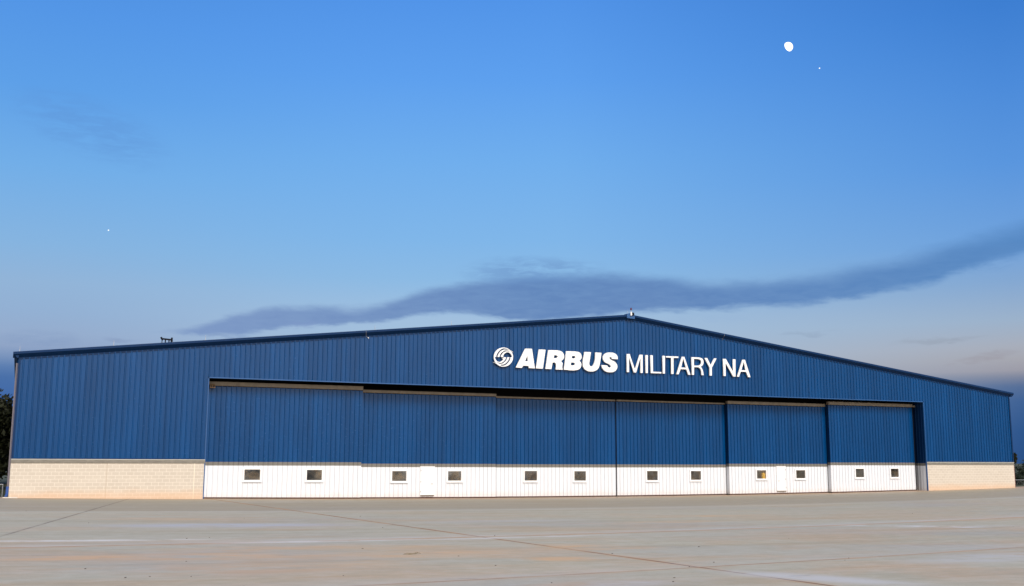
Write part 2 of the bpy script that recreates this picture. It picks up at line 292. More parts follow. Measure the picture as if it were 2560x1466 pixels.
    bloom(7.5,-27.0,6.0,1.5,0.1,0.7,(0.43,0.41,0.38),(0.32,0.55))
    oc=(0.60,0.375,0.19)
    bloom(-6.0,-41.4,4.2,2.0,0.0,0.7,oc,(0.33,0.62)); bloom(-1.0,-41.8,4.8,2.0,0.1,0.6,oc,(0.33,0.62)); bloom(-3.5,-39.3,5.5,1.3,0.0,0.6,oc,(0.33,0.6)); bloom(-5.5,-44.3,4.5,1.6,0.1,0.55,oc,(0.36,0.62))
    bloom(-6.5,-45.0,2.8,1.6,0.0,0.6,(0.46,0.33,0.22),(0.38,0.6)); bloom(4.2,-40.5,2.6,1.6,-0.4,0.8,oc,(0.36,0.6))
    bloom(10.5,-38.3,3.6,1.2,0.1,0.5,(0.45,0.34,0.25),(0.36,0.6)); bloom(1.6,-43.8,1.3,0.9,0,0.8,oc,(0.36,0.55)); bloom(-9.0,-41.3,2.6,0.9,0.0,0.8,oc,(0.36,0.55)); bloom(4.0,-36.3,5.0,0.5,0.14,0.7,(0.60,0.58,0.55),(0.38,0.55)); bloom(14.0,-29.0,5.0,1.2,0.1,0.5,oc,(0.4,0.6)); bloom(19.0,-25.0,6.0,1.0,0.1,0.5,oc,(0.4,0.6)); bloom(-5.0,-24.0,4.0,1.2,0.0,0.45,oc,(0.4,0.6))
    # dark flecks
    vo=t.new('ShaderNodeTexVoronoi'); t.l.new(co,vo.inputs['Vector']); vo.inputs['Scale'].default_value=1.3
    c=t.mix(t.math('MULTIPLY',t.rng(vo.outputs['Distance'],0.012,0.03,0.7,0),t.rng(med,0.45,0.5)),c,(0.08,0.07,0.06))
    # short dark scuffs
    sc=t.noise(co,2.2,3,0.5,stretch=(0.35,2.4,1)); c=t.mix(t.rng(sc,0.68,0.74,0,0.45),c,(0.19,0.17,0.15))
    t.put(b.inputs['Base Color'],c)
    t.put(b.inputs['Roughness'],t.rng(big2,0.35,0.7,0.72,0.5))
    b.inputs['Specular IOR Level'].default_value=0.15
    bp=t.new('ShaderNodeBump'); bp.inputs['Strength'].default_value=0.25; bp.inputs['Distance'].default_value=0.01
    t.l.new(fin,bp.inputs['Height']); t.l.new(bp.outputs[0],b.inputs['Normal'])
    return m
M['apron']=apron()
def grass():
    m,t,b=material('rough_grass_ground'); co=objco(t)
    n=t.noise(co,0.25,6,0.65); n2=t.noise(co,3.0,5,0.7)
    c=t.mix(t.rng(n,0.35,0.65),(0.035,0.05,0.018),(0.085,0.08,0.035)); c=t.mix(t.rng(n2,0.35,0.7,0,0.5),c,(0.03,0.04,0.015))
    t.put(b.inputs['Base Color'],c); b.inputs['Roughness'].default_value=0.9
    return m
M['grass']=grass()
def leaf(name,a,bc):
    m,t,b=material(name); co=objco(t)
    n=t.noise(co,1.3,4,0.6); n2=t.noise(co,9,2,0.5)
    c=t.mix(t.rng(n,0.35,0.65),a,bc); c=t.mix(t.rng(n2,0.4,0.7,0,0.4),c,tuple(v*0.6 for v in a))
    t.put(b.inputs['Base Color'],c); b.inputs['Roughness'].default_value=0.65; b.inputs['Specular IOR Level'].default_value=0.2
    return m
M['leaf']=leaf('dark_evergreen_leaf',(0.011,0.014,0.006),(0.024,0.027,0.010))
M['leaf2']=leaf('dark_shrub_leaf',(0.02,0.03,0.02),(0.03,0.042,0.025))
M['weed']=leaf('green_weed_leaf',(0.045,0.075,0.02),(0.08,0.11,0.03))
M['bark']=paint('grey_brown_bark',(0.075,0.055,0.04),0.9,0.3,streak=(3,3,0.6))
def glow(name,col,s):
    m,t,b=material(name); b.inputs['Base Color'].default_value=(0,0,0,1); b.inputs['Specular IOR Level'].default_value=0
    b.inputs['Emission Color'].default_value=(*col,1); b.inputs['Emission Strength'].default_value=s
    return m
M['moon']=glow('moonlight',(1,0.985,0.95),1.6)
M['star']=glow('starlight',(0.95,0.98,1.0),1.3)

# ------------------------------------------------------------------ ribbed steel sheet
def profile(s0,s1,breaks=(),pitch=0.305,h=0.044,phase=0.0):
    pts=[]; k=math.floor((s0-phase)/pitch)-1
    while phase+k*pitch<s1+pitch:
        a=phase+k*pitch
        pts+=[(a,0.0),(a+0.200,0.0),(a+0.222,h),(a+0.268,h),(a+0.290,0.0)]; k+=1
    def at(s):
        for (a,p),(b,q) in zip(pts,pts[1:]):
            if a<=s<=b: return p+(q-p)*(s-a)/max(b-a,1e-9)
        return 0.0
    ss=sorted(set([s0,s1]+[b for b in breaks if s0<b<s1]+[round(a,5) for a,_ in pts if s0<a<s1]))
    return [(s,at(s)) for s in ss]
def sheet(mb,prof,place,spans,m=0):
    # spans(sm)-> list of (zfun0,zfun1) for the strip whose middle is sm
    for (a,p),(b,q) in zip(prof,prof[1:]):
        for z0,z1 in spans((a+b)/2):
            mb.face([place(a,p,z0(a)),place(b,q,z0(b)),place(b,q,z1(b)),place(a,p,z1(a))],m)
front=lambda y:(lambda s,n,z:(s,y-n,z))
K=lambda v:(lambda s:v)

# ================================================================== setting
def gridsheet(name,xs,ys,dz,mat,zf=G):
    v=[(x,y,zf(x)+dz) for y in ys for x in xs]; n=len(xs)
    f=[(j*n+i,j*n+i+1,(j+1)*n+i+1,(j+1)*n+i) for j in range(len(ys)-1) for i in range(n-1)]
    me=bpy.data.meshes.new(name); me.from_pydata(v,[],f); me.materials.append(mat)
    for p in me.polygons: p.use_smooth=True
    o=bpy.data.objects.new(name,me); COL.objects.link(o); return o
xs=[MM-56+112*i/112 for i in range(113)]
tag(gridsheet('grass_ground',[-4000,-1200,-400,-150]+[MM-56+112*i/56 for i in range(57)]+[200,450,1200,4000],[-4000,-1000,-300,-100,-50,0,30,60,120,300,1000,4000],-0.12,M['grass']),kind='structure')
tag(gridsheet('apron',[-160,-90]+xs+[110,180],[-420,-200,-120,-90,-70,-60,-50,-40,-30,-20,-10,0,1.35],0.0,M['apron']),kind='structure')

# ================================================================== the hangar
H=empty('hangar',(0,0,0))
tag(H,'wide blue ribbed steel aircraft hangar with a low gable and six sliding doors','hangar')
# front wall of ribbed sheet, cut away over the door opening
mb=MB()
prof=profile(XL,XR,(0.0,OW,XM),phase=XL+0.03)
sheet(mb,prof,front(0.0),lambda s:[((lambda x:header(x)) if 0<s<OW else K(CAPZ+0.02),lambda x:rake(x)+0.05)])
mb.build('front_wall',M['blue'],H)
# base trim of the sheet above the wainscot
for a,b in ((XL,-0.06),(OW+0.06,XR)):
    mb=MB(); mb.box((a,-0.045,CAPZ-0.012),(b,0.0,CAPZ+0.03)); mb.build('base_trim',M['navy'],H)
for a,b in ((XL,-0.03),(OW+0.03,XR)):
    mb=MB(); n=int((b-a)/0.8)
    for i in range(n):
        x0=a+(b-a)*i/n; x1=a+(b-a)*(i+1)/n
        mb.face([(x0,-0.03,G(x0)-0.12),(x1,-0.03,G(x1)-0.12),(x1,-0.03,2.34),(x0,-0.03,2.34)])
    for x,s in ((a,1),(b,-1)):
        q=[(x,-0.03,0-0.1),(x,-0.03,2.34),(x,0.25,2.34),(x,0.25,-0.1)]
        mb.face(q if s>0 else q[::-1])
    w=mb.build('block_wall',M['block'],H)
    mb=MB(); mb.box((a,-0.075,2.34),(b,0.2,2.52)); mb.build('sill_block',M['cap'],H)
    mb=MB(); mb.box((a,-0.085,2.52),(b,0.2,2.555)); mb.build('sill_flashing',M['flash'],H)
# sides, back, roof, floor
for x,s in ((XL,-1),(XR,1)):
    mb=MB()
    sheet(mb,profile(0.0,DEPTH,phase=0.05),(lambda X,S:(lambda a,n,z:(X+S*n,a,z)))(x,s),lambda q:[(K(CAPZ),K(rake(x)+0.05))],0)
    mb.box((min(x,x-s*0.2),0.26,-0.1),(max(x,x-s*0.2),DEPTH,CAPZ-0.01),1)
    mb.build('side_wall',[M['blue'],M['block']],H)
mb=MB()
for (xa,xb) in ((XL,XM),(XM,XR)):
    mb.face([(xa,DEPTH,-0.1),(xb,DEPTH,-0.1),(xb,DEPTH,rake(xb)+0.05),(xa,DEPTH,rake(xa)+0.05)])
mb.build('rear_wall',M['blue'],H)
mb=MB()
for (xa,xb) in ((XL-0.25,XM),(XM,XR+0.25)):
    za,zb=rake(max(xa,XL))+0.30-0.0,rake(min(xb,XR))+0.30
    mb.face([(xa,-0.05,za),(xb,-0.05,zb),(xb,DEPTH+0.3,zb),(xa,DEPTH+0.3,za)])
    mb.face([(xa,-0.05,za-0.12),(xb,-0.05,zb-0.12),(xb,DEPTH+0.3,zb-0.12),(xa,DEPTH+0.3,za-0.12)][::-1])
    n=int(abs(xb-xa)/0.61)
    for i in range(1,n):
        x=xa+(xb-xa)*i/n; z=za+(zb-za)*i/n
        mb.box((x-0.02,-0.05,z-0.01),(x+0.02,DEPTH+0.3,z+0.05))
mb.build('roof',M['roof'],H)
mb=MB()
n=40
for i in range(n):
    x0=XL+0.2+(XR-XL-0.4)*i/n; x1=XL+0.2+(XR-XL-0.4)*(i+1)/n
    mb.face([(x0,1.4,G(x0)+0.01),(x1,1.4,G(x1)+0.01),(x1,DEPTH,G(x1)+0.01),(x0,DEPTH,G(x0)+0.01)])
mb.build('floor',M['slab'],H)
# rake trims, drip trim under them, ridge cap
PR=[(0.03,0.02),(-0.05,0.0),(-0.09,0.03),(-0.27,0.19),(-0.285,0.20),(-0.285,0.315),(-0.27,0.34),(-0.10,0.355),(0.03,0.355)]
for (xa,xb) in ((XL-0.30,XM),(XM,XR+0.30)):
    def zr(x):
        if x<XL: return rake(XL)+(x-XL)*(rake(XL+1)-rake(XL))
        if x>XR: return rake(XR)+(x-XR)*(rake(XR)-rake(XR-1))
        return rake(x)
    n=7; sts=[]
    for i in range(n+1):
        x=xa+(xb-xa)*i/n; sts.append((lambda X,Z:(lambda a,b:(X,a,Z+b)))(x,zr(x)))
    mb=MB(); mb.sweep(PR[::-1],sts); mb.build('rake_trim',M['navy'],H)
    mb=MB(); xa2,xb2=max(xa,XL),min(xb,XR)
    mb.sweep([(0.0,0.0),(-0.042,0.0),(-0.042,-0.085),(0.0,-0.085),(0.0,0.0)][::-1],[(lambda X:(lambda a,b:(X,a,zr(X)+b)))(x) for x in (xa2,xb2)]); mb.build('drip_trim',M['navy'],H)
mb=MB()
z=rake(XM)
mb.sweep([(-0.33,-0.33),(-0.33,0.31),(0.33,0.31),(0.33,-0.33),(-0.33,-0.33)][:0] or [(-0.32,0.06),(0.34,0.02),(0.34,0.33),(0.12,0.42),(-0.12,0.42),(-0.32,0.36),(-0.32,0.06)],[(lambda Y:(lambda a,b:(XM+a,Y,z+b)))(y) for y in (-0.31,0.1)])
mb.build('ridge_cap',M['trim_light'],H)
# eave gutters with flared ends, downspouts
for s,x in ((-1,XL),(1,XR)):
    z=rake(x)-0.02
    mb=MB(); mb.sweep([(0,0.02),(s*0.07,-0.02),(s*0.24,0.20),(s*0.16,0.34),(0,0.34),(0,0.02)],[(lambda Y:(lambda a,b:(x+a,Y,z+b)))(y) for y in (-0.2,DEPTH)])
    mb.build('gutter',M['navy'],H)
    mb=MB(); xa,xb=sorted((x+s*0.005,x+s*0.115)); m0=M['mauve'] if s<0 else M['redbrown']
    zt=7.95 if s<0 else 2.30
    mb.box((xa,0.02,1.0 if s<0 else G(x)),(xb,0.14,zt)); mb.build('downspout',m0,H)
    if s<0:
        mb=MB(); mb.sweep([(xa-0.03,0.0),(xb+0.0,0.0),(xb+0.0,0.16),(xa-0.03,0.16),(xa-0.03,0.0)],[(lambda Z,o:(lambda a,b:(a-o,b,Z)))(zz,o) for zz,o in ((1.02,0),(0.62,0.01),(0.46,0.06))]); mb.build('downspout_boot',M['boot'],H)
    else:
        mb=MB(); mb.box((xa,0.02,2.30),(xb,0.14,8.0)); mb.build('downspout',M['navy'],H)
# corner trims
for x,s in ((XL,-1),(XR,1)):
    mb=MB(); xa,xb=sorted((x+s*0.004,x-s*0.11)); mb.box((xa,-0.05,CAPZ+0.03),(xb,-0.036,rake(x)-0.09)); mb.build('corner_trim',M['navy'],H)
# opening trim and jambs
mb=MB()
mb.box((-0.06,-0.055,G(0)),(-0.005,0.06,header(0)+0.055)); mb.box((OW+0.005,-0.055,G(OW)),(OW+0.06,0.06,header(OW)+0.055))
mb.sweep([(-0.055,-0.005),(0.06,-0.005),(0.06,0.055),(-0.055,0.055),(-0.055,-0.005)],[(lambda X:(lambda a,b:(X,a,header(X)+b)))(x) for x in (-0.06,OW+0.06)])
mb.build('opening_trim',M['trim_light'],H)
for x,s in ((0.0,1),(OW,-1)):
    mb=MB(); zb=2.15+0.09
    pl=(lambda X,S:(lambda a,n,zz:(X+S*n*0.45,a,zz)))(x,s)
    pf=profile(0.06,2.1,phase=0.02)
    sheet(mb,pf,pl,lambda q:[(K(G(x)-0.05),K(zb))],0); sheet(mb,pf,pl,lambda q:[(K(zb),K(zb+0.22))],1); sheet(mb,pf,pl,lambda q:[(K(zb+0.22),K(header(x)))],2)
    mb.build('door_jamb',[M['white'],M['grey'],M['navy']],H)  # upper jamb in darker trim blue, its shade painted in
# soffit and upper pocket above the doors, blackened to stand for unlit interior
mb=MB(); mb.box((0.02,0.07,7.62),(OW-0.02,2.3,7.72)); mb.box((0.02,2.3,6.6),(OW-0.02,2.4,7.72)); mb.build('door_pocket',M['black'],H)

# ---------------------------------------------------------------- sliding doors
ZO=[0.085,-0.005,-0.025,-0.02,0.045,0.165]
TOP=[7.055,6.935,6.87,6.88,6.91,7.06]
TR=[0,1,2,2,1,0]
BH=[0.265,0.20,0.13,0.13,0.24,0.265]
WIN=[((2.50,3.47,1.315,1.955),(6.41,7.38,1.285,1.925)),((12.19,13.18,1.20,1.845),(16.13,17.09,1.205,1.83)),
     ((22.02,22.98,1.175,1.84),(25.94,26.88,1.155,1.82)),((32.00,32.92,1.155,1.83),(35.85,36.75,1.17,1.82)),
     ((41.65,42.53,1.24,1.88),(45.43,46.33,1.26,1.88)),((51.12,51.97,1.325,1.99),(54.82,55.65,1.33,2.00))]
PD=[None,(14.20,15.11,0.26,2.10,1),None,None,(43.57,44.37,0.30,2.14,-1),None]
LAB=['nearest full leaf, in the outer left track','leaf with a personnel door, second from the left','plain leaf left of the centre joint','plain leaf right of the centre joint','leaf with a personnel door and a yellow post behind its window','leaf beside the right jamb']
for i in range(6):
    y=D[TR[i]]; xa,xb=B[i],B[i+1]
    if i==0: xa+=0.05
    if i==2: xb-=0.07
    if i==3: xa+=0.05
    if i==5: xb-=0.42
    zw=2.105+ZO[i]; zg=zw+0.225; zt=TOP[i]
    br=[v for w in WIN[i] for v in w[:2]]
    pf=profile(xa,xb,br,phase=xa+0.02); th=0.33
    def leafmb(z0,z1,wins=(),em=0):
        mb=MB()
        def spans(s):
            cuts=[w for w in wins if w[0]<s<w[1]]
            if not cuts: return [(z0,z1)]
            w=cuts[0]; return [(z0,K(w[2])),(K(w[3]),z1)]
        sheet(mb,pf,front(y),spans)
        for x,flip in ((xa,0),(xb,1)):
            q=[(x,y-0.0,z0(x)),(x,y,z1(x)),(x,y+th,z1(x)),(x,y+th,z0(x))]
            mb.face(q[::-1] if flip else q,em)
        return mb
    body=leafmb(K(zg),K(zt),(),2)  # end faces take the darker trim blue: side shade put into the colour
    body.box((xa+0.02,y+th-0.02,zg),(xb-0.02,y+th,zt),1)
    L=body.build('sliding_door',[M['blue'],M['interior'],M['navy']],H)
    gz=lambda x:G(x)+0.085
    leafmb(K(zw),K(zg)).build('grey_stripe',M['grey'],L)
    leafmb(gz,K(zw),WIN[i]).build('white_cladding',M['white'],L)
    mb=MB(); n=12
    for k in range(n):
        x0=xa+(xb-xa)*k/n; x1=xa+(xb-xa)*(k+1)/n
        mb.face([(x0,y-0.02,G(x0)+0.012),(x1,y-0.02,G(x1)+0.012),(x1,y-0.02,G(x1)+0.085),(x0,y-0.02,G(x0)+0.085)])
        mb.face([(x0,y-0.02,G(x0)+0.085),(x1,y-0.02,G(x1)+0.085),(x1,y+0.2,G(x1)+0.085),(x0,y+0.2,G(x0)+0.085)])
    mb.build('bottom_seal',M['seal'],L)
    mb=MB(); mb.box((xa,y-0.02,zt-0.025),(xb,y+0.25,zt+0.02),1); mb.box((xa,y-0.055,zt+0.02),(xb,y+0.22,zt+BH[i]),0)
    mb.box((xa,y-0.075,zt+BH[i]-0.05),(xb,y-0.055,zt+BH[i]),0)
    for k in range(1,int((xb-xa)/2.4)+1):
        x=xa+k*2.4
        if x<xb-0.2: mb.box((x-0.02,y-0.06,zt+0.03),(x+0.02,y-0.0535,zt+BH[i]-0.055),0)
    mb.build('top_beam',[M['tan'],M['black']],L)
    if i in (2,3,4,5):
        mb=MB(); mb.box((xb-0.005,y-0.04,G(xb)+0.02),(xb+0.055,y+0.1,zt)); mb.build('edge_seal',M['black'],L)
    if i==0:
        mb=MB(); x=0.16
        mb.box((x,y-0.30,zt-0.14),(x+0.30,y-0.08,zt-0.10)); mb.box((x,y-0.30,zt+0.06),(x+0.30,y-0.08,zt+0.10)); mb.box((x,y-0.30,zt-0.10),(x+0.035,y-0.08,zt+0.06)); mb.box((x+0.265,y-0.30,zt-0.10),(x+0.30,y-0.08,zt+0.06))
        mb.box((x+0.1,y-0.2,zt-0.06),(x+0.2,y-0.1,zt+0.04))
        mb.build('track_bracket',M['rust'],L)
    if i==5:
        mb=MB(); mb.box((xb+0.05,y-0.05,zt+0.03),(xb+0.34,y+0.12,zt+0.16)); mb.build('track_bracket',M['tan'],L)
    for (a,b,z0,z1) in WIN[i]:
        mb=MB(); f=0.10; y0,y1=y-0.062,y+0.05
        mb.box((a-f,y0,z1),(b+f,y1,z1+f)); mb.box((a-f,y0,z0-f),(b+f,y1,z0)); mb.box((a-f,y0,z0),(a,y1,z1)); mb.box((b,y0,z0),(b+f,y1,z1))
        mb.box((a-f-0.02,y0-0.03,z0-f-0.03),(b+f+0.02,y0,z0-f+0.012))
        mb.build('window_frame',M['whitedoor'],L)
        mb=MB(); mb.box((a-0.005,y-0.012,z0-0.005),(b+0.005,y-0.004,z1+0.005)); mb.build('window_pane',M['glass'],L)
    if PD[i]:
        a,b,z0,z1,hd=PD[i]
        mb=MB(); f=0.055
        mb.box((a-f,y-0.075,z0),(a-0.006,y+0.02,z1+f)); mb.box((b+0.006,y-0.075,z0),(b+f,y+0.02,z1+f)); mb.box((a-0.006,y-0.075,z1+0.006),(b+0.006,y+0.02,z1+f))
        mb.build('door_frame',M['whitedoor'],L)
        mb=MB(); mb.box((a,y-0.060,z0+0.01),(b,y-0.02,z1)); mb.build('personnel_door',M['whitedoor'],L)
        mb=MB(); mb.box((a-0.02,y-0.10,z0-0.045),(b+0.02,y-0.02,z0)); mb.build('threshold',M['tan'],L)
        xh=b-0.09 if hd>0 else a+0.09
        mb=MB(); mb.tube([(xh,y-0.06,1.02+ZO[i]),(xh,y-0.105,1.02+ZO[i])],0.02); mb.box((min(xh,xh-hd*0.12),y-0.12,1.005+ZO[i]),(max(xh,xh-hd*0.12),y-0.10,1.035+ZO[i])); mb.build('door_handle',M['galv'],L)
        xg=a-0.004 if hd>0 else b+0.004
        for zz in (0.50,1.15,1.88):
            mb=MB(); mb.box((xg-0.022,y-0.088,zz+ZO[i]-0.055),(xg+0.022,y-0.0755,zz+ZO[i]+0.055)); mb.build('hinge',M['galv'],L)

# ================================================================== wall sign
SG=empty('wall_sign',(0,0,0))
tag(SG,'white raised lettering with a round swirl emblem on the blue gable wall','sign')
def glyph(name,contours,parent,y0,y1,off=-0.008):
    cu=bpy.data.curves.new(name,'CURVE'); cu.dimensions='2D'; cu.fill_mode='BOTH'; cu.extrude=(y1-y0)/2; cu.resolution_u=6; cu.bevel_depth=0.006; cu.bevel_resolution=1; cu.offset=off
    for c in contours:
        sp=cu.splines.new('BEZIER'); sp.bezier_points.add(len(c)-1); sp.use_cyclic_u=True
        for bp,p in zip(sp.bezier_points,c):
            bp.co=(p[0],p[1],0)
            h='AUTO' if len(p)>2 else 'VECTOR'
            bp.handle_left_type=h; bp.handle_right_type=h
    ob=bpy.data.objects.new(name,cu); COL.objects.link(ob)
    bpy.context.view_layer.update()
    dg=bpy.context.evaluated_depsgraph_get()
    me=bpy.data.meshes.new_from_object(ob.evaluated_get(dg)); bpy.data.objects.remove(ob); bpy.data.curves.remove(cu)
    me.transform(Matrix.Translation((0,(y0+y1)/2,0))@Matrix.Rotation(R(90),4,'X'))
    me.name=name; me.materials.clear(); me.materials.append(M['letter'])
    for p in me.polygons: p.material_index=0
    o=bpy.data.objects.new(name,me); COL.objects.link(o); o.parent=parent; return o
glyph('emblem',EMBLEM,SG,-0.20,-0.09,-0.022)
for g in BOLD: o=glyph('letter',g,SG,-0.20,-0.07); 
for g in THIN: o=glyph('letter',g,SG,-0.20,-0.09,-0.022)

# ================================================================== small things on the roof edge and walls
RB=empty('roof_bracket',(-2.6,0.1,rake(-2.6)+0.36)); tag(RB,'small dark metal rack with two end posts on the left roof slope','bracket')
zb=0.0
mb=MB(); mb.tube([(-0.27,0,-0.02),(-0.25,0,0.16),(-0.33,0,0.32)],[0.05,0.05,0.06]); mb.build('post',M['dark'],RB)
mb=MB(); mb.tube([(0.30,0,0.0),(0.30,0,0.32)],[0.07,0.05]); mb.build('post',M['dark'],RB)
mb=MB(); mb.sweep([(-0.05,0.0),(0.05,0.0),(0.05,0.09),(-0.05,0.09),(-0.05,0.0)],[(lambda X,Z:(lambda a,b:(X,a,Z+b)))(x,zz) for x,zz in ((-0.27,0.175),(0.30,0.14))]); mb.build('rail',M['dark'],RB)
for x in (-0.07,0.14):
    mb=MB(); mb.tube([(x,0,-0.02),(x,0,0.17)],0.035); mb.build('support',M['dark'],RB)
BE=empty('beacon_light',(XM,-0.36,rake(XM)+0.25)); tag(BE,'small red topped obstruction light on a stem at the roof ridge','beacon')
mb=MB(); mb.tube([(0,0,-0.02),(0,0,0.0),(0,0,0.24),(0,0,0.27)],[0.03,0.07,0.07,0.03]); mb.build('lamp_base',M['letter'],BE)
mb=MB(); mb.tube([(0,0,0.26),(0,0,0.40)],0.02); mb.build('stem',M['galv'],BE)
mb=MB(); mb.tube([(0,0,0.39),(0,0,0.41),(0,0,0.52),(0,0,0.57)],[0.04,0.07,0.065,0.02],10); mb.build('red_lens',M['lampred'],BE)
mb=MB(); mb.box((0.08,-0.03,0.02),(0.24,0.06,0.22)); mb.build('junction_box',M['dark'],BE)
for x in (-10.61,-5.60,-0.35,10.39,15.75,29.52):
    mb=MB(); z=rake(x)+0.37; mb.tube([(0,0,-0.03),(0,0,0.12),(0,0,0.30)],[0.022,0.014,0.006],6)
    mb.v=[(a,b,c) for a,b,c in mb.v]
    o=mb.build('lightning_rod',M['galv']); o.location=(x,-0.12,z)
    tag(o,'thin metal lightning rod standing on the roof edge','lightning rod',group='lightning rods along the roof edge')
mb=MB(); mb.tube([(9.74,-0.31,10.94),(9.74,-0.33,10.76),(9.80,-0.12,10.55),(9.95,-0.08,10.42)],0.009,6)
o=mb.build('hanging_cable',M['galv']); tag(o,'pale cable dangling under the roof edge with a white fitting at its end','cable')
mb=MB(); mb.tube([(9.93,-0.09,10.45),(9.97,-0.09,10.43),(9.99,-0.09,10.38)],[0.02,0.035,0.02],8); mb.build('end_fitting',M['letter'],o)
mb=MB(); mb.tube([(37.92,-0.31,12.10),(37.92,-0.30,11.95),(37.92,-0.09,11.80),(37.92,-0.07,11.68)],0.008,6)
o=mb.build('hanging_cable',M['galv']); tag(o,'short pale cable hanging straight down from the right roof slope','cable')
mb=MB(); yb=D[1]+0.16
mb.tube([(0,0,0),(0,0,1.50),(0,0,1.58),(0,0,1.62)],[0.15,0.15,0.12,0.03],18)
o=mb.build('bollard',M['yellow'],None,True); o.location=(42.40,yb,G(42.5)+0.03); tag(o,'yellow post standing behind a window of the fifth hangar door','bollard')
mb=MB(); mb.sweep([(-0.36,-0.22),(0.42,-0.16),(0.42,0.1),(-0.30,0.12),(-0.36,-0.22)],[(lambda Z,s:(lambda a,b:(a*s,b*s,Z)))(zz,s) for zz,s in ((-0.06,1.0),(0.03,1.0),(0.045,0.9))])
o=mb.build('splash_block',M['pad']); o.location=(XL+0.05,-0.25,G(XL)); tag(o,'pale concrete splash block under the left downspout','splash block')

# ================================================================== pebbles and twig on the apron
def pebble_mesh(seed):
    rnd=random.Random(seed); bm=bmesh.new(); bmesh.ops.create_icosphere(bm,subdivisions=2,radius=1.0)
    off=Vector((seed*3.1,seed*1.7,0))
    for v in bm.verts:
        v.co*=1+0.35*mnoise.noise(v.co*1.1+off); v.co.z*=0.6
    me=bpy.data.meshes.new('pebble'); bm.to_mesh(me); bm.free(); me.materials.append(M['stone']); return me
PM=[pebble_mesh(s) for s in (1,2,3)]
for k,(x,y) in enumerate(PEB):
    o=bpy.data.objects.new('pebble',PM[k%3]); COL.objects.link(o)
    s=random.uniform(0.011,0.020); o.scale=(s*random.uniform(1,1.8),s,s*0.9); o.location=(x,y,G(x)+s*0.3); o.rotation_euler=(0,0,random.uniform(-0.6,0.6))
    tag(o,'small dark stone lying on the concrete apron','stone',group='small stones scattered on the apron')
mb=MB(); mb.tube([(-0.24,0,0.012),(-0.12,0.05,0.03),(0.02,0.03,0.02),(0.15,0.07,0.035),(0.22,0.0,0.015)],[0.004,0.010,0.011,0.009,0.004],6)
mb.tube([(-0.22,0.0,0.012),(-0.08,-0.05,0.012),(0.08,-0.03,0.02),(0.20,0.03,0.03)],[0.004,0.009,0.008,0.005],6)
o=mb.build('dry_twig',M['twig']); o.location=(-1.43,-41.74,G(-1.43)); tag(o,'dry curled twig lying on the concrete in the foreground','twig')

# ================================================================== fences
def fence(name,x0,x1,y,h,label):
    F=empty(name,(x0,y,0)); tag(F,label,'fence')
    n=max(2,int(abs(x1-x0)/3.0))
    for i in range(n+1):
        x=x0+(x1-x0)*i/n
        mb=MB(); mb.tube([(x-x0,0,G(x)-0.1),(x-x0,0,G(x)+h+0.04)],0.03,8); mb.build('post',M['galv'],F)
    mb=MB(); mb.tube([(0,0,G(x0)+h),(x1-x0,0,G(x1)+h)],0.022,8); mb.build('top_rail',M['galv'],F)
    mb=MB(); p=0.11; L=abs(x1-x0); s=1 if x1>x0 else -1; r=0.0022
    k=-int(h/p)
    while k*p<L:
        for d in (1,-1):
            a=k*p; b=a+h; z0,z1=(0,h) if d>0 else (h,0)
            u0,u1=max(a,0),min(b,L)
            if u1-u0>0.02:
                w0=z0+(z1-z0)*(u0-a)/h; w1=z0+(z1-z0)*(u1-a)/h
                ga,gb=G(x0+s*u0),G(x0+s*u1)
                mb.face([(s*u0,d*r,ga+w0-r),(s*u1,d*r,gb+w1-r),(s*u1,d*r,gb+w1+r),(s*u0,d*r,ga+w0+r)])
                mb.face([(s*u0,d*r-r,ga+w0),(s*u1,d*r-r,gb+w1),(s*u1,d*r+r,gb+w1),(s*u0,d*r+r,ga+w0)])
        k+=1
    mb.build('wire_mesh',M['galv'],F)
fence('chain_link_fence',XL-0.35,-34.0,3.5,0.66,'low chain link fence left of the hangar in front of dark trees')
fence('chain_link_fence',XR+0.35,96.0,4.2,0.50,'low chain link fence right of the hangar below the small tree')

